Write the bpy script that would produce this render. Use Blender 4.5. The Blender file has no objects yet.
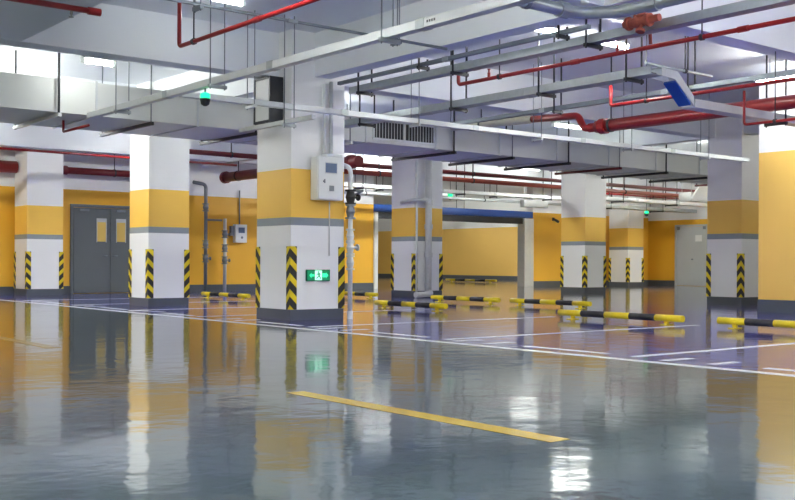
import bpy, math, random
from mathutils import Vector, Matrix
random.seed(7)
C = bpy.context.scene.collection
SC = bpy.context.scene

# ------------------------------------------------------------------ camera, world, exposure
EYE = 0.85
cam = bpy.data.cameras.new('camera'); camo = bpy.data.objects.new('camera', cam); C.objects.link(camo)
cam.sensor_width = 36; cam.lens = 36 * 1030 / 795; cam.shift_y = 12.9 / 795
cam.clip_start = 0.05; cam.clip_end = 300
camo.matrix_world = (Matrix.Translation((0, 0, EYE)) @ Matrix.Rotation(math.radians(-38.8), 4, 'Z')
                     @ Matrix.Rotation(math.radians(90), 4, 'X') @ Matrix.Rotation(math.radians(0.29), 4, 'Z'))
SC.camera = camo
w = bpy.data.worlds.new('world'); SC.world = w; w.use_nodes = True
w.node_tree.nodes['Background'].inputs[0].default_value = (0.75, 0.82, 1, 1)
w.node_tree.nodes['Background'].inputs[1].default_value = 0.5
SC.view_settings.view_transform = 'Standard'; SC.view_settings.look = 'None'
SC.view_settings.exposure = 2.92; SC.view_settings.gamma = 1; SC.view_settings.use_curve_mapping = False
SC.cycles.max_bounces = 10; SC.cycles.diffuse_bounces = 5; SC.cycles.glossy_bounces = 5
SC.cycles.use_denoising = True
SC.cycles.sample_clamp_indirect = 6
TUBE = 34.0          # strength of the fluorescent tubes

# ------------------------------------------------------------------ materials
def nodes(m):
    m.use_nodes = True; nt = m.node_tree
    return nt, nt.nodes['Principled BSDF']
def N(nt, t, **k):
    n = nt.nodes.new(t)
    for a, b in k.items(): setattr(n, a, b)
    return n
def mat(name, col, rough=0.5, metal=0.0, var=0.08, scale=3.0, bump=0.0, bscale=40, spec=0.5, coat=0):
    m = bpy.data.materials.new(name); nt, b = nodes(m)
    tc = N(nt, 'ShaderNodeTexCoord'); nz = N(nt, 'ShaderNodeTexNoise'); nz.inputs['Scale'].default_value = scale
    nz.inputs['Detail'].default_value = 6
    nt.links.new(tc.outputs['Object'], nz.inputs['Vector'])
    mx = N(nt, 'ShaderNodeMix', data_type='RGBA')
    mx.inputs[6].default_value = tuple(max(0, c * (1 - var)) for c in col) + (1,)
    mx.inputs[7].default_value = tuple(min(1, c * (1 + var)) for c in col) + (1,)
    nt.links.new(nz.outputs['Fac'], mx.inputs[0]); nt.links.new(mx.outputs[2], b.inputs['Base Color'])
    b.inputs['Roughness'].default_value = rough; b.inputs['Metallic'].default_value = metal
    b.inputs['Specular IOR Level'].default_value = spec
    b.inputs['Coat Weight'].default_value = coat
    if bump:
        n2 = N(nt, 'ShaderNodeTexNoise'); n2.inputs['Scale'].default_value = bscale
        nt.links.new(tc.outputs['Object'], n2.inputs['Vector'])
        bp = N(nt, 'ShaderNodeBump'); bp.inputs['Strength'].default_value = bump; bp.inputs['Distance'].default_value = 0.01
        nt.links.new(n2.outputs['Fac'], bp.inputs['Height']); nt.links.new(bp.outputs[0], b.inputs['Normal'])
    return m
def emis(name, col, strength):
    m = bpy.data.materials.new(name); nt, b = nodes(m)
    b.inputs['Base Color'].default_value = col + (1,)
    b.inputs['Emission Color'].default_value = col + (1,); b.inputs['Emission Strength'].default_value = strength
    return m

M = {}
M['white'] = mat('white_paint', (.88, .89, .89), .45, var=.04, scale=1.2, bump=.08)
M['ceil'] = mat('ceiling_paint', (.82, .85, .88), .7, var=.05, scale=.8, bump=.1)
M['ccream'] = mat('column_yellow_paint', (.92, .56, .09), .4, var=.04, scale=1.5)
M['paley'] = mat('pale_yellow_wall_paint', (.90, .57, .14), .45, var=.05, scale=.9)
M['yellow'] = mat('wall_yellow_paint', (.86, .46, .035), .45, var=.06, scale=.9)
M['stripe'] = mat('grey_band_paint', (.27, .31, .34), .4, var=.05)
M['base'] = mat('dark_base_paint', (.085, .10, .12), .35, var=.12)
M['door'] = mat('door_grey_paint', (.13, .15, .16), .4, var=.04)
M['doorl'] = mat('light_grey_door_paint', (.50, .53, .53), .4, var=.04)
M['galv'] = mat('galvanised_steel', (.42, .46, .48), .4, metal=.75, var=.15, scale=14)
M['galvl'] = mat('light_steel', (.62, .65, .66), .4, metal=.35, var=.08, scale=10)
M['galvd'] = mat('dull_steel', (.22, .25, .28), .5, metal=.5, var=.15, scale=10)
M['duct'] = mat('duct_sheet', (.66, .68, .66), .5, metal=.1, var=.06, scale=2)
M['red'] = mat('red_pipe_paint', (.30, .012, .014), .3, var=.12, scale=5)
M['dred'] = mat('dark_red_pipe_paint', (.14, .012, .016), .35, var=.15, scale=5)
M['orange'] = mat('orange_red_pipe_paint', (.36, .06, .035), .35, var=.15, scale=5)
M['beige'] = mat('beige_pipe_wrap', (.60, .58, .46), .6, var=.08)
M['rust'] = mat('rusty_red_valve', (.34, .07, .04), .55, var=.3, scale=30)
M['black'] = mat('black_strut', (.022, .025, .03), .45, var=.2)
M['rubber'] = mat('black_rubber', (.02, .02, .022), .5, var=.2)
M['box'] = mat('box_white_enamel', (.78, .81, .80), .35, var=.03)
M['screen'] = mat('blue_grey_screen', (.16, .22, .34), .15, var=.1)
M['blue'] = mat('blue_enamel', (.012, .09, .42), .35, var=.1)
M['byel'] = mat('bumper_yellow', (.80, .62, .01), .35, var=.1, scale=8)
M['foam'] = mat('light_grey_plastic', (.62, .63, .62), .5, var=.05)
M['sign'] = mat('white_notice', (.8, .82, .82), .4, var=.02)
M['glass'] = mat('yellow_reflection_glass', (.85, .62, .18), .12, var=.05)  # yellow of the reflected surroundings put into the glass colour
M['paint'] = mat('white_line_paint', (.80, .82, .85), .25, var=.08, scale=6)
M['ypaint'] = mat('yellow_line_paint', (.46, .31, .03), .2, var=.12, scale=6)
for k, v in (('dim', .05), ('faint', .12), ('soft', .3), ('mid', .7), ('bright', 1.9)): M['tube_' + k] = emis('fluorescent_tube_' + k, (.985, 1.0, .955), TUBE * v)
M['gsign'] = mat('dark_green_sign', (.0, .10, .05), .3)
M['gpanel'] = emis('lit_green_sign', (.0, .20, .08), .10)
M['glit'] = emis('bright_green_sign', (.03, .80, .34), .16)
M['gwhite'] = emis('white_green_sign', (.42, 1.0, .68), .17)
M['gdot'] = emis('green_lamp', (.01, .9, .25), .35)

# epoxy floors: clear glossy coat over paint, slightly wavy
def epoxy(name, col, var=.12):
    m = bpy.data.materials.new(name); nt, b = nodes(m)
    tc = N(nt, 'ShaderNodeTexCoord')
    nz = N(nt, 'ShaderNodeTexNoise'); nz.inputs['Scale'].default_value = .7; nz.inputs['Detail'].default_value = 8
    nt.links.new(tc.outputs['Object'], nz.inputs['Vector'])
    mx = N(nt, 'ShaderNodeMix', data_type='RGBA')
    mx.inputs[6].default_value = tuple(c * (1 - var) for c in col) + (1,); mx.inputs[7].default_value = tuple(c * (1 + var) for c in col) + (1,)
    nt.links.new(nz.outputs['Fac'], mx.inputs[0]); nt.links.new(mx.outputs[2], b.inputs['Base Color'])
    n3 = N(nt, 'ShaderNodeTexNoise'); n3.inputs['Scale'].default_value = 2.2; n3.inputs['Detail'].default_value = 5
    nt.links.new(tc.outputs['Object'], n3.inputs['Vector'])
    mr = N(nt, 'ShaderNodeMapRange'); mr.inputs[3].default_value = .05; mr.inputs[4].default_value = .11
    nt.links.new(n3.outputs['Fac'], mr.inputs[0]); nt.links.new(mr.outputs[0], b.inputs['Roughness'])
    n2 = N(nt, 'ShaderNodeTexNoise'); n2.inputs['Scale'].default_value = 3.5; n2.inputs['Detail'].default_value = 3
    nt.links.new(tc.outputs['Object'], n2.inputs['Vector'])
    bp = N(nt, 'ShaderNodeBump'); bp.inputs['Strength'].default_value = .30; bp.inputs['Distance'].default_value = .01
    nt.links.new(n2.outputs['Fac'], bp.inputs['Height']); nt.links.new(bp.outputs[0], b.inputs['Normal'])
    b.inputs['Specular IOR Level'].default_value = .7
    return m
M['floor'] = epoxy('aisle_epoxy', (.045, .070, .082))
M['bay'] = epoxy('bay_epoxy', (.06, .065, .33))
M['rearfloor'] = epoxy('rear_epoxy', (.17, .18, .20))

def chevron():
    m = bpy.data.materials.new('black_yellow_chevron'); nt, b = nodes(m)
    uv = N(nt, 'ShaderNodeUVMap'); sp = N(nt, 'ShaderNodeSeparateXYZ'); nt.links.new(uv.outputs[0], sp.inputs[0])
    a = N(nt, 'ShaderNodeMath', operation='MULTIPLY_ADD'); a.inputs[1].default_value = 1.25
    nt.links.new(sp.outputs[0], a.inputs[0]); nt.links.new(sp.outputs[1], a.inputs[2])
    d = N(nt, 'ShaderNodeMath', operation='DIVIDE'); d.inputs[1].default_value = .235; nt.links.new(a.outputs[0], d.inputs[0])
    f = N(nt, 'ShaderNodeMath', operation='FRACT'); nt.links.new(d.outputs[0], f.inputs[0])
    g = N(nt, 'ShaderNodeMath', operation='GREATER_THAN'); g.inputs[1].default_value = .54; nt.links.new(f.outputs[0], g.inputs[0])
    mx = N(nt, 'ShaderNodeMix', data_type='RGBA'); mx.inputs[6].default_value = (.022, .022, .022, 1); mx.inputs[7].default_value = (.80, .62, .01, 1)
    nt.links.new(g.outputs[0], mx.inputs[0]); nt.links.new(mx.outputs[2], b.inputs['Base Color'])
    b.inputs['Roughness'].default_value = .45
    return m
M['chev'] = chevron()

# ------------------------------------------------------------------ mesh building
class MB:
    def __init__(s): s.v = []; s.f = []; s.m = []; s.s = []; s.uv = {}
    def box(s, x0, x1, y0, y1, z0, z1, m=0):
        n = len(s.v)
        s.v += [(x, y, z) for z in (z0, z1) for y in (y0, y1) for x in (x0, x1)]
        for q in ((0, 2, 3, 1), (4, 5, 7, 6), (0, 1, 5, 4), (1, 3, 7, 5), (3, 2, 6, 7), (2, 0, 4, 6)):
            s.f.append(tuple(n + i for i in q)); s.m.append(m); s.s.append(False)
        return s
    def poly(s, pts, d, m=0):
        """a prism: polygon pts pushed by vector d"""
        n = len(s.v); k = len(pts); d = Vector(d)
        s.v += [tuple(p) for p in pts] + [tuple(Vector(p) + d) for p in pts]
        s.f.append(tuple(range(n + k - 1, n - 1, -1))); s.f.append(tuple(range(n + k, n + 2 * k)))
        for i in range(k):
            j = (i + 1) % k; s.f.append((n + i, n + j, n + k + j, n + k + i))
        s.m += [m] * (k + 2); s.s += [False] * (k + 2)
        return s
    def ring_sweep(s, P, prof, m=0, smooth=True, side=None):
        """sweep profile (list of 2D) along points P"""
        P = [Vector(p) for p in P]; k = len(prof); n0 = len(s.v)
        t0 = (P[1] - P[0]).normalized()
        up = Vector((0, 0, 1)) if abs(t0.z) < .95 else Vector((1, 0, 0))
        if side: up = Vector(side)
        u = (up - t0 * up.dot(t0)).normalized()
        for i, p in enumerate(P):
            t = ((P[min(i + 1, len(P) - 1)] - P[max(i - 1, 0)])).normalized()
            u = (u - t * u.dot(t)).normalized(); r = t.cross(u)
            sc = 1.0
            for a, b in prof: s.v.append(tuple(p + r * a * sc + u * b * sc))
        for i in range(len(P) - 1):
            for j in range(k):
                a = n0 + i * k + j; b = n0 + i * k + (j + 1) % k
                s.f.append((a, b, b + k, a + k)); s.m.append(m); s.s.append(smooth)
        s.f.append(tuple(n0 + j for j in range(k - 1, -1, -1))); s.f.append(tuple(n0 + (len(P) - 1) * k + j for j in range(k)))
        s.m += [m, m]; s.s += [False, False]
        return s
    def tube(s, P, r, n=14, m=0, bend=0):
        if bend: P = rounded(P, bend)
        return s.ring_sweep(P, [(r * math.cos(2 * math.pi * i / n), r * math.sin(2 * math.pi * i / n)) for i in range(n)], m)
    def lathe(s, c, axis, prof, n=16, m=0):
        """prof: list of (distance along axis, radius)"""
        c = Vector(c); ax = Vector(axis).normalized(); u = ax.orthogonal().normalized(); r = ax.cross(u); n0 = len(s.v)
        for h, R in prof:
            for i in range(n):
                a = 2 * math.pi * i / n; s.v.append(tuple(c + ax * h + (u * math.cos(a) + r * math.sin(a)) * R))
        for i in range(len(prof) - 1):
            for j in range(n):
                a = n0 + i * n + j; b = n0 + i * n + (j + 1) % n
                s.f.append((a, b, b + n, a + n)); s.m.append(m); s.s.append(False)
        s.f.append(tuple(n0 + j for j in range(n - 1, -1, -1))); s.f.append(tuple(n0 + (len(prof) - 1) * n + j for j in range(n)))
        s.m += [m, m]; s.s += [False, False]
        return s
def rounded(P, r, k=5):
    P = [Vector(p) for p in P]; out = [P[0]]
    for i in range(1, len(P) - 1):
        a = (P[i - 1] - P[i]).normalized(); b = (P[i + 1] - P[i]).normalized()
        A = P[i] + a * r; B = P[i] + b * r
        for j in range(k + 1):
            t = j / k; out.append(A * (1 - t) ** 2 + P[i] * 2 * t * (1 - t) + B * t * t)
    out.append(P[-1]); return out

ORG = {}
def obj(name, mb, mats, parent=None, bevel=0, uvs=False):
    if not isinstance(mats, (list, tuple)): mats = [mats]
    xs = [v[0] for v in mb.v]; ys = [v[1] for v in mb.v]; zs = [v[2] for v in mb.v]
    if parent is None: org = Vector(((min(xs) + max(xs)) / 2, (min(ys) + max(ys)) / 2, min(zs)))
    else: org = ORG[parent.name]
    me = bpy.data.meshes.new(name)
    me.from_pydata([tuple(Vector(v) - org) for v in mb.v], [], mb.f)
    for m in mats: me.materials.append(M[m])
    for p, mi, sm in zip(me.polygons, mb.m, mb.s): p.material_index = mi; p.use_smooth = sm
    if uvs:
        ul = me.uv_layers.new(name='UVMap')
        for fi, p in enumerate(me.polygons):
            for li, vi in zip(p.loop_indices, p.vertices): ul.data[li].uv = mb.uv.get((fi, vi), (0, 0))
    me.update()
    o = bpy.data.objects.new(name, me); C.objects.link(o)
    if parent is None: o.location = org
    else: o.parent = parent
    ORG[o.name] = org
    if bevel:
        b = o.modifiers.new('bevel', 'BEVEL'); b.width = bevel; b.segments = 2; b.limit_method = 'ANGLE'
    return o
def thing(name, loc, label, cat, group=None):
    o = bpy.data.objects.new(name, None); C.objects.link(o); o.location = loc; ORG[o.name] = Vector(loc)
    o.empty_display_size = .1
    return tag(o, label, cat, group)
def tag(o, label, cat, group=None):
    o['label'] = label; o['category'] = cat
    if group: o['group'] = group
    return o
def struct(name, mb, mats, parent=None, bevel=0):
    o = obj(name, mb, mats, parent, bevel)
    if parent is None: o['kind'] = 'structure'
    return o

CEIL = 4.25; BEAM = 3.6

# ------------------------------------------------------------------ setting: floor, ceiling, walls
XL, XR, YN = -9.0, 34.5, -13.0
YB = 26.5
fl = MB()
fl.box(XL, 7.33, YN, YB + .3, -.2, 0, 0)
fl.box(7.33, 18.2, YN, YB + .3, -.2, 0, 1)
fl.box(18.2, 39, YN, 56, -.2, 0, 2)
floor = struct('floor', fl, ['floor', 'bay', 'rearfloor'])
struct('ceiling', MB().box(XL - .3, 39, YN - .3, 56, CEIL, CEIL + .25), 'ceil')

BANDS = [(0.2, 2.74, 1), (2.74, CEIL, 0)]
def wall(name, x0, x1, y0, y1, top=2.74, col='yellow'):
    m = MB(); m.box(x0, x1, y0, y1, 0, top, 1); m.box(x0, x1, y0, y1, top, CEIL, 0)
    return struct(name, m, ['white', col])
wall('wall_back_left', XL, 20.3, YB, YB + .3)
wall('wall_back_right', 27.7, XR + .3, YB, YB + .3)
wall('wall_far_right', XR, XR + .3, YN, YB, 2.62)
wall('wall_left', XL - .3, XL, YN, YB + .3)
wall('wall_near', XL - .3, XR + .3, YN - .3, YN)
wall('wall_beyond', 38, 38.3, YB + .3, 56, 2.74, 'paley')
wall('wall_beyond_left', 20.0, 20.3, YB + .3, 56)
wall('wall_beyond_back', 20.0, 38.3, 56, 56.3)
wall('wall_right', 16.6, 17.2, 2.0, 10.33, 2.85, 'paley')
def baseb(name, x0, x1, y0, y1, h=.2): struct(name, MB().box(x0, x1, y0, y1, 0, h), 'base')
baseb('baseboard_back_left', XL, 10.25, YB - .02, YB)
baseb('baseboard_back_middle', 12.45, 20.3, YB - .02, YB)
baseb('baseboard_back_right', 27.7, XR, YB - .02, YB)
baseb('baseboard_far_right', XR - .02, XR, 25.16, YB - .02)
baseb('baseboard_far_front', XR - .02, XR, YN, 23.6)
baseb('baseboard_right', 16.575, 16.6, 2.0, 10.33, .23)
baseb('baseboard_beyond', 37.98, 38, YB + .3, 56)

# ceiling beams
def beam(n, x0, x1, y0, y1, z=BEAM): struct('trim_%d' % n, MB().box(x0, x1, y0, y1, z, CEIL), 'ceil')
beam(1, 8.6, 8.88, 7.5, 13.0)
beam(2, 8.6, 8.88, YN, 7.2)
beam(3, XL, XR, 13.02, 13.38)
beam(4, 4.42, XR, 7.2, 7.5)
beam(5, 2.0, 4.4, YN, 13.0)          # the broad beam at upper left
beam(6, XL, XR, 18.6, 18.95)
beam(7, 8.6, 8.88, 13.38, 18.6)
beam(8, 19.3, 19.6, 7.5, 13.0)
beam(9, 19.3, 19.6, 13.38, 18.6)
beam(10, 14.1, 14.4, 18.95, YB)
beam(11, XL, XR, 24.9, 25.2)

# lines painted on the floor
def paint(x0, x1, y0, y1, m='paint', name='line_marking'):
    obj(name, MB().box(x0, x1, y0, y1, 0.0005, .002), m, floor)
paint(7.26, 7.38, -8, 25.6)
for y in (-2.2, .5, 3.3, 6.0, 8.6, 11.3, 14.4, 16.9, 19.6, 22.3): paint(7.6, 12.3, y - .05, y + .05)
for y0 in (-1.9, .8, 3.6, 6.35, 8.95, 11.6, 14.7, 17.2, 20):
    paint(7.62, 7.72, y0, y0 + 1.1)
    paint(7.55, 7.95, y0 + 1.5, y0 + 1.6)
    paint(7.50, 7.90, y0 + 1.95, y0 + 2.05)
for y in (3.36, -2.9, 10.0, 16.4): paint(3.64, 3.78, y, y + 2.32, 'ypaint', 'yellow_line_marking')

# ------------------------------------------------------------------ doors
def door_a():
    y = YB
    d = struct('door_1', MB().box(10.25, 10.33, y - .05, y, 0, 2.36).box(12.37, 12.45, y - .05, y, 0, 2.36).box(10.33, 12.37, y - .05, y, 2.28, 2.36), 'door', bevel=.004)
    for k, (a, b) in enumerate(((10.34, 11.345), (11.355, 12.36))):
        leaf = obj('door_leaf', MB().box(a, b, y - .04, y - .002, .01, 2.27), 'door', d, bevel=.003)
        c = (10.98, 11.22) if k == 0 else (11.53, 11.77)
        obj('window_pane', MB().box(c[0], c[1], y - .046, y - .04, 1.38, 1.90), 'glass', d)
        fr = MB(); fr.box(c[0] - .02, c[1] + .02, y - .05, y - .04, 1.90, 2.0); fr.box(c[0] - .02, c[0], y - .05, y - .04, 1.36, 1.9); fr.box(c[1], c[1] + .02, y - .05, y - .04, 1.36, 1.9)
        obj('window_frame', fr, 'galvl', d)
        obj('door_closer', MB().box(a + .15, a + .4, y - .10, y - .04, 2.18, 2.24), 'galvd', d)
        hx = b - .1 if k == 0 else a + .06
        obj('door_handle', MB().tube([(hx, y - .04, 1.0), (hx, y - .1, 1.0), (hx + (-.12 if k == 0 else .12), y - .1, 1.0)], .011, 8), 'galvd', d)
door_a()
def door_b():
    x = XR
    d = struct('door_2', MB().box(x - .05, x, 23.6, 23.68, 0, 2.42).box(x - .05, x, 25.08, 25.16, 0, 2.42).box(x - .05, x, 23.68, 25.08, 2.34, 2.42), 'doorl', bevel=.004)
    obj('door_leaf', MB().box(x - .04, x - .002, 23.69, 25.07, .01, 2.33), 'doorl', d, bevel=.003)
    obj('notice_plate', MB().box(x - .046, x - .04, 23.9, 24.2, 1.75, 2.0), 'sign', d)
    for yy in (23.78, 24.98): obj('hinge', MB().box(x - .07, x - .05, yy - .06, yy + .06, 2.22, 2.34), 'galvd', d)
    obj('door_handle', MB().lathe((x - .04, 24.32, 1.05), (-1, 0, 0), [(0, .03), (.01, .03), (.012, .014), (.05, .014), (.052, .03), (.08, .02)]), 'galvd', d)
door_b()

# ------------------------------------------------------------------ columns
def guard(col, x, y, sx, sy, z0=.16, z1=1.085, wd=.10, t=.012):
    """corner guard on corner (x,y); the flanges run towards +sx and +sy inside the faces"""
    m = MB()
    for ax in (0, 1):
        n = len(m.v); f0 = len(m.f)
        if ax == 0: m.box(*sorted((x - sx * t, x + sx * wd)), *sorted((y - sy * t, y)), z0, z1)
        else: m.box(*sorted((x - sx * t, x)), *sorted((y, y + sy * wd)), z0, z1)
        for fi in range(f0, len(m.f)):
            for vi in m.f[fi]:
                v = m.v[vi]; u = abs(v[0] - x) if ax == 0 else abs(v[1] - y)
                m.uv[(fi, vi)] = (u, v[2])
    return obj('corner_guard', m, 'chev', col, uvs=True)
def column(x, y, s, label, sy=None):
    sy = sy or s
    c = thing('concrete_column', (x + s / 2, y + sy / 2, 0), label, 'column', 'concrete columns of the car park')
    m = MB()
    for z0, z1, k in ((0, .158, 3), (.158, 1.395, 0), (1.395, 1.51, 2), (1.51, 2.222, 1), (2.222, CEIL, 0)): m.box(x, x + s, y, y + sy, z0, z1, k)
    obj('shaft', m, ['white', 'ccream', 'stripe', 'base'], c)
    for gx, gy, ax, ay in ((x, y, 1, 1), (x + s, y, -1, 1), (x, y + sy, 1, -1), (x + s, y + sy, -1, -1)): guard(c, gx, gy, ax, ay)
    return c
column(8.19, 12.67, .95, 'nearest column, carrying the white control box and the green exit sign')
column(8.50, 18.06, .84, 'column just left of the nearest one, standing in front of the grey double door')
column(8.75, 25.4, .90, 'far left column with white edge, standing against the back wall')
column(16.27, 19.57, .91, 'grey column in shade behind the nearest one, with a thick downpipe')
column(23.1, 20.0, .93, 'column between the metal frame opening and the farthest column')
column(31.4, 25.05, .92, 'smallest farthest column, beside the orange wall and grey single door')
column(19.24, 12.37, .84, 'shaded column at right beside the bright yellow wall end')

# ------------------------------------------------------------------ wheel stops
STOPS = []
def wheel_stop(x, y0, y1, label):
    t = thing('wheel_stop', (x, (y0 + y1) / 2, 0), label, 'wheel stop', 'yellow and black tubular wheel stops')
    L = y1 - y0; cuts = [0, .2, .4, .6, .8, 1.0]
    m = MB()
    for k in range(5):
        m.tube([(x, y0 + L * cuts[k], .095), (x, y0 + L * cuts[k + 1], .095)], .048, 16, k % 2)
    obj('tube', m, ['byel', 'rubber'], t)
    for f in (.12, .88):
        yy = y0 + L * f
        b = obj('bracket', MB().box(x - .02, x + .02, yy - .03, yy + .03, .01, .06).box(x - .09, x + .09, yy - .05, yy + .05, 0, .012), 'byel', t)
        for q in (-.065, .065): obj('bolt', MB().lathe((x + q, yy, .012), (0, 0, 1), [(0, .012), (.008, .012)], 6), 'galv', b)
    return t
wheel_stop(12.0, 8.62, 10.9, 'largest whole yellow and black wheel stop on the blue bay floor')
wheel_stop(12.1, 6.05, 8.12, 'wheel stop in front of the right yellow wall, cut by the photo edge')
wheel_stop(11.95, 13.5, 15.5, 'wheel stop just right of the nearest column')
wheel_stop(14.9, 15.2, 17.3, 'wheel stop right of the column with the downpipe')
wheel_stop(15.0, 12.85, 14.95, 'wheel stop below the grey metal frame post of the wide opening')
wheel_stop(11.8, 19.95, 22.1, 'wheel stop in front of the valve pipes on the back wall')
wheel_stop(14.9, 19.3, 21.4, 'wheel stop behind the nearest column, left of the white post')
wheel_stop(31.5, 32.3, 35.6, 'faint distant wheel stop seen through the wide opening')

# ------------------------------------------------------------------ lamps, some of them unseen and added
def lamp(x, y, z, along, label, power, L=1.3, rods=True):
    t = thing('batten_light', (x, y, z), label, 'light', 'fluorescent batten lights')
    h = L / 2
    if along == 'x':
        obj('lamp_body', MB().poly([(x - h, y - .06, z + .035), (x - h, y + .06, z + .035), (x - h, y + .03, z + .09), (x - h, y - .03, z + .09)], (L, 0, 0)), 'box', t)
        tb = obj('tube', MB().tube([(x - h + .04, y, z), (x + h - .04, y, z)], .03, 10), 'tube_' + power, t)
        e = [MB().box(x - h, x - h + .04, y - .035, y + .035, z - .035, z + .045), MB().box(x + h - .04, x + h, y - .035, y + .035, z - .035, z + .045)]
        rp = [(x - h * .6, y), (x + h * .6, y)]
    else:
        obj('lamp_body', MB().poly([(x - .06, y - h, z + .035), (x + .06, y - h, z + .035), (x + .03, y - h, z + .09), (x - .03, y - h, z + .09)], (0, L, 0)), 'box', t)
        tb = obj('tube', MB().tube([(x, y - h + .04, z), (x, y + h - .04, z)], .03, 10), 'tube_' + power, t)
        e = [MB().box(x - .035, x + .035, y - h, y - h + .04, z - .035, z + .045), MB().box(x - .035, x + .035, y + h - .04, y + h, z - .035, z + .045)]
        rp = [(x, y - h * .6), (x, y + h * .6)]
    for q in e: obj('end_cap', q, 'box', t)
    for a, b in rp: obj('hanger_rod', MB().tube([(a, b, z + .09), (a, b, CEIL)], .006, 6), 'galvd', t)
LAMPS = [
 (5.9, 14.2, 3.70, 'x', 'glaring lamp between the ceiling beam and the left part of the air duct', 'soft'),
 (6.4, 11.4, 4.12, 'x', 'glaring lamp at the top edge right of the red drop pipe', 'soft'),
 (10.15, 9.55, 3.98, 'x', 'left lit lamp between the grey ceiling trays, above the long red pipe', 'mid'),
 (11.6, 9.6, 4.0, 'x', 'right one of two lamps glaring above the long bright red pipe', 'mid'),
 (15.4, 9.0, 3.9, 'y', 'lamp lighting the top of the right yellow wall', 'mid'),
 (18.0, 16.0, 4.0, 'x', 'lamp behind the long air duct, right of its middle', 'faint'),
 (12.6, 17.9, 3.9, 'x', 'lamp behind the duct above the louvre grille', 'soft'),
 (24.5, 16.0, 4.0, 'x', 'lamp behind the right end of the air duct', 'mid'),
 (11.0, 17.3, 3.95, 'x', 'added fill lamp hidden behind the nearest column', 'mid'),  # this and the next: put in out of sight as fill light
 (11.0, 22.8, 3.8, 'x', 'added fill lamp hidden behind the second column', 'mid'),
 (5.0, 17.6, 3.95, 'y', 'added unseen lamp over the far left aisle', 'bright'),  # out of frame, put in to brighten the ceiling behind the beam
 (5.5, 23.3, 3.7, 'x', 'unseen fill lamp near the left end of the back wall', 'bright'),  # unseen, there to light the left part of the hall
 (4.4, 7.5, 4.1, 'y', 'unseen fill lamp over the aisle left of the nearest column', 'bright'),  # from here to the near bays: unseen lamps that light the column faces
 (5.6, 1.5, 4.1, 'y', 'unseen fill lamp over the near aisle', 'bright'),
 (6.2, -3.0, 4.1, 'y', 'unseen fill lamp over the aisle right of the viewpoint', 'bright'),
 (1.0, 8.0, 4.1, 'y', 'added unseen lamp over the middle of the near aisle', 'bright'),
 (1.5, 2.5, 4.1, 'y', 'added unseen lamp just ahead of the viewpoint', 'bright'),
 (-2.5, 6.0, 4.0, 'y', 'added unseen lamp over the aisle left of the viewpoint', 'bright'),
 (-1.5, 14.0, 4.0, 'y', 'added unseen lamp over the left aisle beyond the left photo edge', 'bright'),
 (-1.5, -2.0, 4.0, 'y', 'added unseen lamp behind the viewpoint on the left', 'bright'),
 (9.8, 2.0, 4.0, 'x', 'added unseen lamp over the near right bays', 'bright'),
 (12.0, -2.0, 4.0, 'x', 'added unseen lamp over the bays far right of the viewpoint', 'bright'),
 (18.8, 22.6, 3.9, 'x', 'added fill lamp hidden behind the column with the downpipe', 'bright'),  # this and the next: added out of sight to light the rear walls
 (26.5, 22.8, 3.8, 'y', 'added fill lamp hidden behind the column right of the wide opening', 'bright'),
 (24.0, 23.3, 3.9, 'x', 'lamp in front of the wide opening', 'dim'),
 (31.5, 17.3, 3.9, 'y', 'added unseen lamp over the far right bays beyond the right photo edge', 'bright'),  # this and the next two: unseen lamps for the far right side
 (32.8, 19.3, 3.9, 'y', 'added lamp hidden behind the right wall end, near the grey single door', 'bright'),
 (24.5, 8.0, 4.0, 'y', 'unseen fill lamp hidden beyond the right wall', 'bright'),
 (34.5, 30.5, 3.9, 'y', 'added fill lamp beyond the wide opening, hidden by the right column', 'bright'),  # last three: unseen, put in to light the space behind the opening
 (32.5, 38.0, 3.8, 'y', 'added hidden lamp deep beyond the wide opening', 'bright'),
 (28.5, 46.0, 3.9, 'y', 'farthest unseen fill lamp beyond the wide opening', 'bright'),
]
for a in LAMPS: lamp(*a[:6], L={0: .5, 1: .5, 2: .6, 3: .8, 9: .9}.get(LAMPS.index(a), 1.3))

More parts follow.
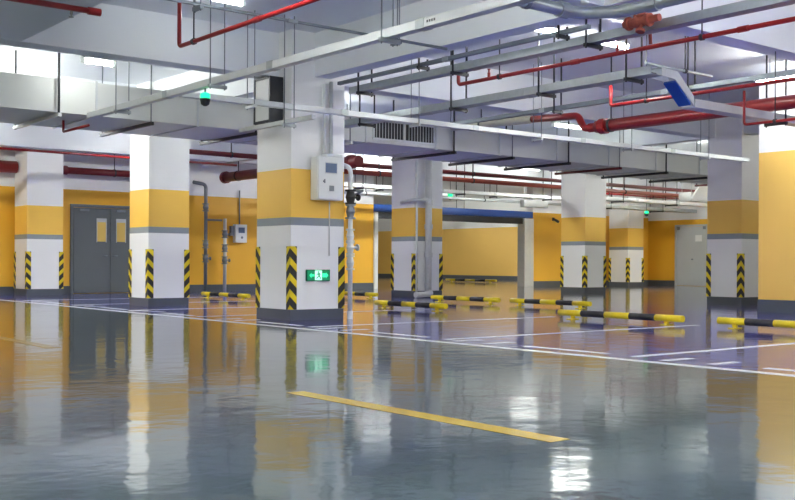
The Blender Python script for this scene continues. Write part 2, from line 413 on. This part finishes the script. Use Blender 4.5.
# ------------------------------------------------------------------ ducts
def duct():
    y0, y1, z0, z1 = 15.0, 16.75, 3.05, 3.55
    t = thing('air_duct', (14, 15.9, z0), 'long grey sheet metal air duct running under the ceiling from left to right', 'duct')
    x = -4.0; segs = []
    xs = [-4, -2.3, -.6, 1.1, 2.8, 4.5, 6.2, 7.9, 9.6, 11.3, 13.0, 14.7, 16.4, 18.1, 19.8, 21.5, 23.2, 24.9, 26.6, 28.0]
    for a, b in zip(xs, xs[1:]):
        obj('duct_section', MB().box(a + .015, b - .015, y0, y1, z0, z1), 'duct', t)
    for a in xs[1:-1]: obj('flange', MB().box(a - .015, a + .015, y0 - .02, y1 + .02, z0 - .02, z1 + .02), 'galvl', t)
    # louvre grille
    g = obj('grille', MB().box(11.45, 12.95, y0 - .03, y0, 3.11, 3.15).box(11.45, 12.95, y0 - .03, y0, 3.45, 3.49).box(11.45, 11.49, y0 - .03, y0, 3.15, 3.45).box(12.91, 12.95, y0 - .03, y0, 3.15, 3.45).box(12.18, 12.22, y0 - .03, y0, 3.15, 3.45), 'galvl', t)
    obj('recess_shade', MB().box(11.49, 12.91, y0 - .006, y0 - .001, 3.15, 3.45), 'black', g)  # flat black sheet standing in for the shade behind the louvres
    lv = MB()
    for k in range(20):
        xx = 11.53 + k * .07
        if abs(xx - 12.2) < .035: continue
        lv.box(xx, xx + .012, y0 - .026, y0 - .016, 3.15, 3.45)
    obj('louvre_blades', lv, 'galvl', g)
    # supports: strut below, rods at both sides
    for k, X in enumerate((1.5, 3.0, 4.2, 5.6, 7.06, 8.95, 10.9, 13.4, 15.0, 16.7, 18.4, 20.1, 22.0, 24.0, 26)):
        mm = ('galvl', 'black', 'black')[k % 3] if X < 14 else ('black', 'dred', 'black')[k % 3]
        s = obj('support_strut', MB().box(X - .025, X + .025, y0 - .12, y1 + .12, z0 - .075, z0 - .022), mm, t)
        for yy in (y0 - .07, y1 + .07): obj('hanger_rod', MB().tube([(X, yy, z0 - .08), (X, yy, CEIL)], .018 if k % 2 else .010, 6), 'black' if k % 2 else 'galvd', t)
duct()

# ------------------------------------------------------------------ trays and trunking
def tray(name, label, axis, c, a0, a1, z, w_, h_, m, hang=(), hm='black', cover=True, group=None, ztop=CEIL):
    """axis 'x' or 'y'; c is the other coordinate"""
    mid = (a0 + a1) / 2
    loc = (mid, c, z) if axis == 'x' else (c, mid, z)
    t = thing(name, loc, label, 'cable tray', group)
    def B(p0, p1, q0, q1, r0, r1, mb=None):
        mb = mb or MB()
        return mb.box(p0, p1, q0, q1, r0, r1) if axis == 'x' else mb.box(q0, q1, p0, p1, r0, r1)
    L = a1 - a0; n = max(1, round(L / 2.4))
    if cover: obj('trunking', B(a0, a1, c - w_ / 2, c + w_ / 2, z, z + h_), m, t, bevel=.004)
    else:
        mb = B(a0, a1, c - w_ / 2, c + w_ / 2, z, z + .008); B(a0, a1, c - w_ / 2, c - w_ / 2 + .008, z + .008, z + h_, mb); B(a0, a1, c + w_ / 2 - .008, c + w_ / 2, z + .008, z + h_, mb)
        B(a0, a1, c - w_ / 2, c - w_ / 2 + .02, z + h_, z + h_ + .005, mb); B(a0, a1, c + w_ / 2 - .02, c + w_ / 2, z + h_, z + h_ + .005, mb)
        obj('tray_channel', mb, m, t)
        obj('cables', cab(axis, a0 + .05, a1 - .05, c, w_, z), 'rubber', t)
    for k in range(1, n):
        p = a0 + L * k / n
        obj('joint_plate', B(p - .06, p + .06, c - w_ / 2 - .004, c + w_ / 2 + .004, z - .004, z + h_ + .004), 'galv', t)
    for p in hang:
        obj('support_strut', B(p - .02, p + .02, c - w_ / 2 - .07, c + w_ / 2 + .07, z - .045, z - .004), hm, t)
        for s in (-1, 1):
            q = c + s * (w_ / 2 + .045)
            x, y = (p, q) if axis == 'x' else (q, p)
            obj('hanger_rod', MB().tube([(x, y, z - .06), (x, y, ztop)], .014 if hm == 'black' else .007, 6), 'galvd' if hm != 'black' else hm, t)
    return t
def cab(axis, a0, a1, c, w_, z):
    m = MB(); k = max(2, int(w_ / .05))
    for i in range(k):
        q = c + (i - (k - 1) / 2) * .035
        m.tube([(a0, q, z + .024), (a1, q, z + .024)] if axis == 'x' else [(q, a0, z + .024), (q, a1, z + .024)], .014, 6)
    return m
tr = tray('lamp_trunking', 'long thin white trunking crossing in front of the nearest column', 'x', 12.15, 6.15, 19.1, 2.985, .10, .075, 'galvl', (7.2, 10.1, 12.8, 15.2, 17.6), 'galvl')
tr = tray('cable_trunking', 'steel cable trunking with small black lettering, running over the aisle left of the nearest column', 'y', 6.0, 2.0, 14.75, 2.96, .10, .085, 'galvl', (4.2, 7.6, 10.9, 13.6), 'galv')
# small worn lettering on its side (illegible in the photograph)
lt = MB(); yy = 7.15
for k in range(7):
    if k == 3: yy -= .05
    lt.box(5.948, 5.9495, yy - .022, yy, 2.995, 3.018); yy -= .032
obj('lettering', lt, 'black', tr)
tray('cable_trunking', 'broad grey trunking that starts at the nearest column and rises to the top edge', 'y', 9.25, 2.0, 12.6, 3.40, .16, .10, 'galv', (5.2, 7.9, 10.2, 12.3), ztop=CEIL)
tray('conduit_rail', 'dark narrow rail hugging the underside of the ceiling beam', 'y', 8.95, 7.7, 12.55, 3.50, .06, .05, 'galvd', (8.1, 10.6), ztop=BEAM)
tray('cable_tray', 'open steel cable tray ending at the blue painted elbow', 'y', 10.5, 7.95, 14.6, 3.20, .22, .10, 'galv', (8.3, 9.8, 11.6, 13.9), cover=False)
tray('cable_tray', 'wide white topped tray going right from the blue elbow', 'x', 8.07, 11.33, 14.9, 2.88, .21, .11, 'galvl', (13.4,), cover=True)
tray('cable_trunking', 'dark grey rail behind the trays, above the big red pipe', 'y', 12.7, 4.5, 14.4, 3.38, .08, .07, 'galvd', (6.6, 9.0, 11.6))
tray('cable_trunking', 'short steel trunking below the dark framed display box', 'y', 7.72, 11.4, 13.3, 2.76, .07, .06, 'galvl', (12.0,), 'galv')
# blue elbow
eb = thing('tray_elbow', (10.9, 8.1, 2.85), 'blue painted sloping elbow joining two steel cable trays', 'cable tray')
for y in (7.965, 8.162):
    obj('side_plate', MB().poly([(10.62, y, 3.21), (10.90, y, 3.19), (11.30, y, 2.90), (11.30, y, 3.02), (10.95, y, 3.30), (10.62, y, 3.31)], (0, .012, 0)), 'galvl', eb)
obj('blue_plate', MB().poly([(10.92, 7.978, 3.16), (11.24, 7.978, 2.90), (11.24, 8.16, 2.90), (10.92, 8.16, 3.16)], (0.01, 0, .025)), 'blue', eb)

# two cable lines parallel to the beams
tray('conduit_rail', 'thin grey conduit crossing the ceiling left of the beam', 'x', 9.5, 3.9, 8.4, 3.47, .03, .03, 'galvd', (5.0, 7.6), 'galvd')
tray('cable_tray', 'distant pale cable tray in front of the grey single door', 'x', 22.8, 26.5, 33.5, 3.0, .4, .12, 'galvl', (28, 31), cover=True)
tray('cable_tray', 'distant pale cable tray with dark underside above the orange wall', 'x', 24.2, 27.0, 34.2, 2.86, .5, .12, 'galv', (29, 32))
tray('cable_tray', 'distant white tray above the wide opening, nearer one', 'x', 24.2, 16.5, 28, 3.05, .3, .10, 'galvl', (18, 22, 26))
tray('cable_tray', 'thin distant white tray above the blue header', 'x', 25.8, 16.8, 28, 3.18, .25, .08, 'galvl', (20, 25))
tray('cable_tray', 'grey tray inside the hall beyond the wide opening', 'x', 33.0, 21, 37, 2.95, .4, .1, 'galv', (24, 30))
tray('cable_tray', 'white tray deep inside the hall beyond the wide opening', 'x', 41.0, 21, 37, 3.1, .5, .1, 'galvl', (24, 30))

# ------------------------------------------------------------------ pipes
def pipe(name, label, pts, r, m, bend=.12, hang=(), hm='black', fl=(), cat='pipe', group=None, collar='galvd'):
    t = thing(name, pts[0], label, cat, group)
    obj('pipe_run', MB().tube(pts, r, 14, bend=bend if len(pts) > 2 else 0), m, t)
    for (x, y, z, ax) in fl:
        a = {'x': (1, 0, 0), 'y': (0, 1, 0), 'z': (0, 0, 1)}[ax]
        obj('coupling', MB().lathe((x, y, z), a, [(-.06, r * 1.02), (-.06, r * 1.28), (.06, r * 1.28), (.06, r * 1.02)]), m, t)
    for h in hang:
        x, y, z = h[:3]
        ax = h[3] if len(h) > 3 else 'y'
        a = {'x': (1, 0, 0), 'y': (0, 1, 0)}[ax]
        top = h[4] if len(h) > 4 else CEIL
        c = obj('pipe_clamp', MB().lathe((x, y, z), a, [(-.02, r + .001), (-.02, r + .012), (.02, r + .012), (.02, r + .001)]), hm, t)
        obj('hanger_rod', MB().tube([(x, y, z + r), (x, y, top)], .008 if r < .06 else .012, 6), hm, t)
    return t
def sprinkler(t, x, y, z, m='galvd'):
    obj('sprinkler_head', MB().lathe((x, y, z), (0, 0, -1), [(0, .014), (.03, .014), (.032, .008), (.05, .008), (.052, .022), (.058, .022)], 10), m, t)

pipe('sprinkler_pipe', 'red pipe with a vertical drop beside two black hangers at the top left of centre',
     [(5.4, 10.7, 4.2), (5.4, 10.7, 3.3), (5.4, 3.0, 3.3)], .024, 'red', .05, [(5.4, 10.35, 3.3), (5.4, 7.5, 3.3)], fl=[(5.4, 9.0, 3.3, 'y')])
t = pipe('sprinkler_pipe', 'short red pipe under the broad beam at the top left corner', [(1.2, 9.35, 3.2), (3.9, 9.35, 3.2)], .028, 'red', hang=[(2.6, 9.35, 3.2, 'x', BEAM)], fl=[(3.84, 9.35, 3.2, 'x')])
sprinkler(t, 3.62, 9.35, 3.17)
LONG = pipe('sprinkler_pipe', 'longest bright red pipe crossing the upper right, with a vertical drop at its left end',
     [(9.5, 10.5, 3.48), (9.5, 10.5, 3.3), (9.5, 1.0, 3.3)], .026, 'red', .05, [(9.5, 9.7, 3.3), (9.5, 6.6, 3.3)], fl=[(9.5, 6.1, 3.3, 'y'), (9.5, 8.4, 3.3, 'y')])
pipe('sprinkler_pipe', 'thin red pipe with a short drop, between steel tray and big red pipe',
     [(12.05, 9.95, 3.5), (12.05, 9.95, 3.2), (12.05, 2.0, 3.2)], .026, 'red', .05, [(12.05, 9.3, 3.2), (12.05, 8.6, 3.2)])
pipe('sprinkler_pipe', 'small red loop in front of the right wall end', [(12.1, 7.75, 3.15), (12.1, 7.75, 2.7), (12.1, 6.6, 2.7)], .018, 'red', .05, [(12.1, 7.3, 2.7)])
pipe('fire_main_pipe', 'big red fire pipe above the shaded right column', [(13.15, 3.0, 3.1), (13.15, 11.15, 3.1)], .10, 'red', fl=[(13.15, 11.0, 3.1, 'y'), (13.15, 7.2, 3.1, 'y')],
     hang=[(13.15, 10.85, 3.1), (13.15, 6.4, 3.1)])
pipe('fire_branch_pipe', 'red branch with elbow rising from the end of the big fire pipe', [(13.15, 11.16, 3.1), (13.15, 11.42, 3.1), (13.15, 11.55, 3.33), (13.15, 12.6, 3.38)], .06, 'red', .08, fl=[(13.15, 11.24, 3.1, 'y')])
pipe('wrapped_pipe', 'beige wrapped pipe behind the trays near the middle', [(13.15, 12.62, 3.38), (13.15, 14.7, 3.45)], .07, 'beige', hang=[(13.15, 13.9, 3.42)])
pipe('sprinkler_pipe', 'short red pipe stub under the left part of the air duct', [(6.0, 14.8, 2.87), (6.0, 15.8, 2.87), (6.0, 15.8, 3.048)], .02, 'red', .03)
# silver pipes at the top
pipe('insulated_pipe', 'thick silver pipe coming down at the top edge right of centre', [(5.6, 6.7, 3.28), (7.6, 6.7, 3.28), (7.87, 6.4, 3.28), (7.87, 2.0, 3.28)], .06, 'galv', .1,
     [(6.9, 6.7, 3.28, 'x'), (7.87, 4.4, 3.28)], hm='galvd', fl=[(7.4, 6.7, 3.28, 'x'), (6.4, 6.7, 3.28, 'x'), (7.87, 6.0, 3.28, 'y')])
pipe('vent_pipe', 'short white vertical pipe meeting the silver pipe', [(7.72, 6.7, 4.25), (7.72, 6.7, 3.37)], .035, 'box', fl=[(7.72, 6.7, 3.45, 'z')])
# rusty valve assembly
va = thing('sprinkler_valve', (9.0, 7.0, 3.4), 'rusty red valve cluster hanging above the longest bright red pipe', 'valve')
obj('valve_body', MB().lathe((9.0, 7.25, 3.47), (0, -1, 0), [(0, .04), (.05, .04), (.05, .075), (.08, .075), (.08, .045), (.2, .07), (.32, .045), (.32, .075), (.35, .075), (.35, .04), (.47, .04)]), 'rust', va)
obj('drop_pipe', MB().tube([(9.02, 7.12, 3.52), (9.02, 7.12, 3.545), (9.46, 7.26, 3.548), (9.49, 7.27, 3.33)], .020, 10), 'rust', va)
obj('bonnet', MB().lathe((9.0, 7.02, 3.5), (0, 0, 1), [(0, .06), (.06, .045), (.07, .07), (.11, .03)]), 'rust', va)
obj('handle', MB().lathe((8.98, 7.0, 3.43), (-.3, 0, -1), [(0, .018), (.06, .018), (.06, .05), (.09, .05)]), 'rust', va)
for y in (7.75, 5.2, 9.9):
    obj('upright_sprinkler', MB().lathe((9.5, y, 3.32), (0, 0, 1), [(0, .02), (.06, .02), (.062, .012), (.10, .012), (.102, .022), (.11, .022)], 10), 'red', LONG)
pipe('conduit_pipe', 'short steel pipe stub right of the blue elbow', [(10.75, 8.32, 3.43), (12.2, 8.32, 3.43)], .020, 'galv', hang=[(11.6, 8.32, 3.43, 'x')])

# pipes further back
pipe('fire_main_pipe', 'thick red pipe left of the far left column', [(0.0, 26.1, 3.2), (8.72, 26.1, 3.2)], .15, 'red', fl=[(7.9, 26.1, 3.2, 'x')], hang=[(8.1, 26.1, 3.2, 'x')])
pipe('fire_main_pipe', 'dark pipe between the far left column and the second column', [(9.9, 26.1, 3.2), (13.2, 26.1, 3.2)], .09, 'dred', fl=[(9.95, 26.1, 3.2, 'x')], hang=[(11.3, 26.1, 3.2, 'x'), (11.9, 26.1, 3.2, 'x')])
pipe('fire_main_pipe', 'thick dark red pipe with a blind flange, left and right of the nearest column', [(14.2, 25.4, 3.2), (14.2, 19.1, 3.2)], .13, 'dred', fl=[(14.2, 25.3, 3.2, 'y'), (14.2, 19.4, 3.2, 'y')], hang=[(14.2, 24.6, 3.2), (14.2, 20.5, 3.2)])
pipe('sprinkler_pipe', 'thin red pipe crossing above the far left column', [(1.0, 24.0, 3.42), (13.8, 24.0, 3.42)], .03, 'red', hang=[(6.0, 24.0, 3.42, 'x'), (11.5, 24.0, 3.42, 'x')])
pipe('sprinkler_pipe', 'dark red upper pipe behind the second column', [(10.5, 22.0, 3.45), (34.45, 22.0, 3.45)], .06, 'dred', hang=[(12.5, 22, 3.45, 'x'), (20.5, 22, 3.45, 'x'), (26, 22, 3.45, 'x')])
pipe('sprinkler_pipe', 'orange red lower pipe seen above the wide opening', [(15.0, 21.7, 3.22), (34.45, 21.7, 3.22)], .065, 'orange', hang=[(16.8, 21.7, 3.22, 'x'), (20.2, 21.7, 3.22, 'x'), (27, 21.7, 3.22, 'x')])
pipe('sprinkler_pipe', 'pale red thin pipe high in front of the grey single door', [(26.5, 23.6, 3.32), (34.2, 23.6, 3.32)], .03, 'red', hang=[(28.5, 23.6, 3.32, 'x'), (31, 23.6, 3.32, 'x')])
pipe('drain_pipe', 'silver grey thin pipe above the wide opening', [(16.6, 25.2, 2.98), (28, 25.2, 2.98)], .05, 'galvl', hang=[(19, 25.2, 2.98, 'x'), (24, 25.2, 2.98, 'x')])

# vertical pipes with valves
def valve(t, x, y, z, r, m='galvd', wheel=True, d=(1, 0)):
    v = obj('valve', MB().lathe((x, y, z), (0, 0, 1), [(-.11, r + .004), (-.11, r * 1.9), (-.085, r * 1.9), (-.085, r * 1.2), (0, r * 1.7), (.085, r * 1.2), (.085, r * 1.9), (.11, r * 1.9), (.11, r + .004)]), m, t)
    if wheel:
        s = MB().lathe((x, y, z), (d[0], d[1], 0), [(r, .018), (r + .09, .018), (r + .09, .05), (r + .11, .05)])
        obj('hand_wheel', s, m, v)
t = pipe('riser_pipe', 'white valve pipe running up beside the right edge of the nearest column', [(9.19, 12.57, 0), (9.19, 12.57, 2.28), (9.19, 12.95, 2.4)], .035, 'box', .1, cat='pipe', fl=[(9.19, 12.57, .06, 'z')])
for z in (.85, 1.08, 1.25): valve(t, 9.19, 12.57, z, .035, 'galvl', z == 1.08)
valve(t, 9.19, 12.57, 1.84, .045, 'rubber', True); valve(t, 9.19, 12.57, 1.62, .042, 'galvd', False, (1, -.5))
obj('side_branch', MB().tube([(9.19, 12.57, 1.95), (9.45, 12.62, 1.95), (9.5, 12.9, 1.9)], .022, 10), 'galvd', t)
t = pipe('riser_pipe', 'left one of two valve pipes on the yellow back wall', [(14.1, 26.25, 0), (14.1, 26.25, 3.05), (13.7, 26.25, 3.1)], .05, 'galvd', .12)
for z in (.95, 1.35, 2.4): valve(t, 14.1, 26.25, z, .05, 'galvd', z == .95)
obj('cross_branch', MB().tube([(14.15, 26.25, 2.05), (14.62, 26.25, 2.05)], .03, 10), 'galvd', t)
t = pipe('riser_pipe', 'right one of two valve pipes, beside the small white meter box', [(14.72, 26.25, 0), (14.72, 26.25, 2.1)], .05, 'galvl', .12)
for z in (.9, 1.25, 1.65): valve(t, 14.72, 26.25, z, .05, 'galvd', z != 1.25)

# downpipe on the shaded column
t = thing('downpipe', (16.62, 19.43, 0), 'thick pale downpipe on the front of the shaded middle column', 'pipe')
obj('pipe_run', MB().tube([(16.62, 19.45, .12), (16.62, 19.45, 3.4)], .085, 16), 'foam', t)
for z in (1.05, 1.75, 2.35): obj('coupling', MB().lathe((16.62, 19.45, z), (0, 0, 1), [(-.06, .086), (-.06, .105), (.06, .105), (.06, .086)]), 'foam', t)
obj('side_branch', MB().tube([(16.16, 19.95, 2.36), (16.16, 19.42, 2.40), (16.56, 19.42, 2.42)], .05, 12, bend=.1), 'galvl', t)
obj('outlet_shoe', MB().tube([(16.62, 19.42, .16), (16.5, 19.2, .09), (16.0, 19.2, .075)], .072, 14, bend=.1), 'foam', t)
pipe('conduit_pipe', 'thin white conduit on the left edge of the shaded middle column', [(16.31, 19.535, .0), (16.31, 19.535, 3.4)], .026, 'box')

# ------------------------------------------------------------------ boxes, signs
def control_box():
    t = thing('control_box', (8.76, 12.57, 1.77), 'white wall control box with small screen on the nearest column', 'electrical box')
    x0, x1, y0, y1, z0, z1 = 8.53, 8.99, 12.47, 12.67, 1.775, 2.41
    obj('body', MB().box(x0, x1, y0 + .02, y1, z0, z1), 'box', t, bevel=.006)
    dr = obj('door', MB().box(x0 + .01, x1 - .01, y0, y0 + .018, z0 + .01, z1 - .01), 'box', t, bevel=.004)
    obj('screen', MB().box(x0 + .13, x0 + .33, y0 - .006, y0 - .0005, z0 + .40, z0 + .54), 'screen', dr)
    obj('screen_bezel', MB().box(x0 + .12, x0 + .34, y0 - .0045, y0 - .0005, z0 + .54, z0 + .555).box(x0 + .12, x0 + .34, y0 - .0045, y0 - .0005, z0 + .385, z0 + .40).box(x0 + .12, x0 + .13, y0 - .0045, y0 - .0005, z0 + .40, z0 + .54).box(x0 + .33, x0 + .34, y0 - .0045, y0 - .0005, z0 + .40, z0 + .54), 'galvl', dr)
    obj('keypad', MB().box(x0 + .20, x0 + .28, y0 - .008, y0 - .0005, z0 + .13, z0 + .21), 'galvd', dr)
    obj('lock', MB().lathe((x0 + .10, y0, z0 + .27), (0, -1, 0), [(0, .015), (.012, .015), (.014, .01), (.03, .01)]).box(x0 + .09, x0 + .105, y0 - .035, y0 - .022, z0 + .24, z0 + .3), 'galvd', dr)
    obj('top_plate', MB().box(x0 + .18, x1 - .0, y0 + .03, y1 - .01, z1 + .001, z1 + .05), 'galvl', t, bevel=.004)
control_box()
pipe('conduit_pipe', 'left white conduit rising from the control box to the beam', [(8.74, 12.62, 2.47), (8.74, 12.62, 3.15), (8.72, 12.6, 3.5)], .028, 'box', .1)
pipe('conduit_pipe', 'right white conduit rising from the control box to the beam', [(8.86, 12.62, 2.47), (8.86, 12.62, 3.55)], .03, 'galvl', .1)
pipe('conduit_pipe', 'thin grey conduit running down below the control box', [(8.86, 12.652, 1.76), (8.86, 12.652, .95)], .009, 'foam')

def display_box():
    t = thing('display_box', (8.08, 13.08, 2.9), 'dark framed light panel box hanging on the left face of the nearest column', 'display')
    x0, x1, y0, y1, z0, z1 = 7.94, 8.17, 12.86, 13.32, 2.90, 3.57
    obj('frame', MB().box(x0, x1, y0, y0 + .035, z0, z1).box(x0, x1, y1 - .035, y1, z0, z1).box(x0, x1, y0 + .035, y1 - .035, z0, z0 + .035).box(x0, x1, y0 + .035, y1 - .035, z1 - .035, z1).box(x1 - .03, x1, y0 + .035, y1 - .035, z0 + .035, z1 - .035), 'black', t, bevel=.004)
    obj('panel', MB().box(x0 + .012, x0 + .03, y0 + .035, y1 - .035, z0 + .035, z1 - .035), 'foam', t)
    obj('bracket', MB().box(x1, 8.19, y0 + .1, y1 - .1, z0 + .1, z0 + .16).box(x1, 8.19, y0 + .1, y1 - .1, z1 - .16, z1 - .1), 'galvd', t)
display_box()

def meter_box():
    y = YB - .006
    t = thing('meter_box', (15.3, y - .1, 1.4), 'small white meter box on the yellow back wall beside the valve pipes', 'electrical box')
    obj('body', MB().box(15.12, 15.50, y - .16, y, 1.42, 1.95), 'box', t, bevel=.006)
    obj('screen', MB().box(15.22, 15.42, y - .168, y - .161, 1.70, 1.86), 'screen', t)
    obj('button', MB().lathe((15.33, y - .16, 1.57), (0, -1, 0), [(0, .035), (.015, .035), (.02, .025)]), 'galvd', t)
    obj('side_relay', MB().box(15.0, 15.11, y - .12, y, 1.62, 1.9), 'galvd', t, bevel=.004)
    obj('conduit', MB().tube([(15.32, y - .03, 1.951), (15.32, y - .03, 2.95)], .02, 8), 'galvd', t)
meter_box()

def exit_sign():
    y = 12.67; x0, x1, z0, z1 = 8.45, 8.87, .575, .745
    t = thing('exit_sign', (8.66, 12.65, z0), 'lit green exit sign with running man low on the nearest column', 'sign')
    obj('housing', MB().box(x0, x1, y - .03, y, z0, z1), 'gsign', t, bevel=.004)
    f = y - .0325
    obj('lit_face', MB().box(x0 + .012, x1 - .012, f, y - .0305, z0 + .012, z1 - .012), 'gpanel', t)
    cx = (x0 + x1) / 2; cz = (z0 + z1) / 2
    def P(pts, m, n): obj(n, MB().poly([(a, f - .0005, b) for a, b in pts], (0, -.0015, 0)), m, t)
    P([(cx - .065, z0 + .014), (cx + .06, z0 + .014), (cx + .06, z1 - .014), (cx - .065, z1 - .014)], 'gwhite', 'pictogram_panel')
    P([(x0 + .045, cz), (x0 + .085, cz - .04), (x0 + .085, cz - .016), (x0 + .135, cz - .016), (x0 + .135, cz + .016), (x0 + .085, cz + .016), (x0 + .085, cz + .04)], 'glit', 'left_arrow')
    P([(x1 - .035, cz), (x1 - .075, cz + .045), (x1 - .075, cz + .03), (x1 - .14, cz + .03), (x1 - .14, cz - .03), (x1 - .075, cz - .03), (x1 - .075, cz - .045)], 'glit', 'right_arrow')
    m = MB(); g = f - .003
    def q(pts): m.poly([(a + cx, g, b + cz) for a, b in pts], (0, -.001, 0))
    q([(-.012, .04), (.004, .034), (.010, .048), (.004, .06), (-.008, .062), (-.016, .052)])           # head
    q([(-.018, .030), (.010, .034), (.020, -.006), (-.002, -.014)])                                     # torso
    q([(-.018, .030), (-.040, .010), (-.034, .003), (-.010, .018)]); q([(.010, .034), (.036, .018), (.032, .008), (.010, .016)])
    q([(-.002, -.012), (-.032, -.026), (-.044, -.052), (-.034, -.056), (-.020, -.036), (.012, -.020)]); q([(.020, -.006), (.040, -.040), (.030, -.060), (.022, -.056), (.024, -.040), (.002, -.014)])
    obj('running_man', m, 'gpanel', t)
exit_sign()

def green_lamp(x, y, z, label, s=1.0, top=None):
    t = thing('signal_lamp', (x, y, z), label, 'light', 'green signal lamps')
    obj('dome', MB().lathe((x, y, z), (0, 0, 1), [(0, .02 * s), (.02 * s, .05 * s), (.07 * s, .062 * s), (.09 * s, .062 * s)]), 'black', t)
    obj('lens', MB().lathe((x, y, z + .091 * s), (0, 0, 1), [(0, .058 * s), (.055 * s, .058 * s), (.07 * s, .04 * s)]), 'gdot', t)
    obj('stem', MB().tube([(x, y, z + .161 * s), (x, y, top)], .012, 8), 'galvd', t)
green_lamp(6.0, 11.2, 2.74, 'green lamp under the trunking left of the dark framed box', 1.0, 2.955)
green_lamp(23.4, 26.25, 3.0, 'tiny green lamp above the blue header', 1.4, CEIL)
green_lamp(30.4, 23.55-.12, 2.58, 'green lamp in front of the farthest column', 1.2, CEIL)

# blue header and frame of the wide opening
t = thing('shutter_frame', (24, YB + .1, 0), 'blue header and white posts of the wide roller shutter opening', 'door frame')
obj('header', MB().box(20.3, 27.7, YB - .02, YB + .32, 2.52, 2.76), 'blue', t, bevel=.01)
obj('shutter_roll', MB().box(20.46, 27.2, YB + .02, YB + .26, 2.30, 2.51), 'black', t)
obj('post', MB().box(20.3, 20.45, YB - .06, YB + .3, 0, 2.5), 'sign', t, bevel=.006)
obj('post', MB().box(27.22, 27.7, YB - .06, YB + .3, 0, 2.5), 'galvl', t, bevel=.006)

t = thing('security_camera', (28.8, YB, 2.45), 'small black camera on the yellow wall right of the opening', 'camera')
obj('mount', MB().box(28.74, 28.86, YB - .03, YB, 2.46, 2.58), 'black', t)
obj('camera_body', MB().lathe((28.8, YB - .03, 2.53), (0, -1, -.5), [(0, .02), (.08, .02), (.08, .05), (.26, .05), (.27, .04)]), 'black', t)
# fan unit and white panel in the far right
t = thing('fan_unit', (30.4, 21.0, 3.0), 'tilted white panel of a ventilation unit near the grey single door', 'ventilator')
obj('hood', MB().poly([(29.4, 20.8, 3.05), (31.2, 20.8, 3.05), (31.2, 20.5, 3.45), (29.4, 20.5, 3.45)], (0, .05, .03)), 'sign', t)
obj('housing', MB().box(29.5, 31.1, 20.88, 21.4, 3.0, 3.3), 'duct', t, bevel=.01)
for x, y in ((29.6, 20.95), (31.0, 20.95), (29.6, 21.33), (31.0, 21.33)): obj('hanger_rod', MB().tube([(x, y, 3.3), (x, y, CEIL)], .012, 6), 'galvl', t)
t = thing('fan_unit', (21.9, 24.6, 2.9), 'grey ventilation box hanging by the end of the blue header', 'ventilator')
obj('housing', MB().box(25.6, 26.8, 24.9, 25.1, 2.8, 3.05), 'duct', t, bevel=.01)
for x in (25.7, 26.7): obj('hanger_rod', MB().tube([(x, 25.0, 3.05), (x, 25.0, 3.6)], .012, 6), 'galvl', t)

# things of one kind share a group
GROUPS = {'sprinkler_pipe': 'thin red sprinkler pipes', 'fire_main_pipe': 'thick red fire pipes', 'cable_tray': 'cable trays under the ceiling',
          'cable_trunking': 'steel trunkings under the ceiling', 'conduit_pipe': 'thin conduits', 'conduit_rail': 'thin rails under the ceiling',
          'riser_pipe': 'vertical valve pipes', 'fan_unit': 'distant ventilation units'}
for o in C.objects:
    k = o.name.split('.')[0]
    if o.parent is None and 'label' in o and k in GROUPS: o['group'] = GROUPS[k]
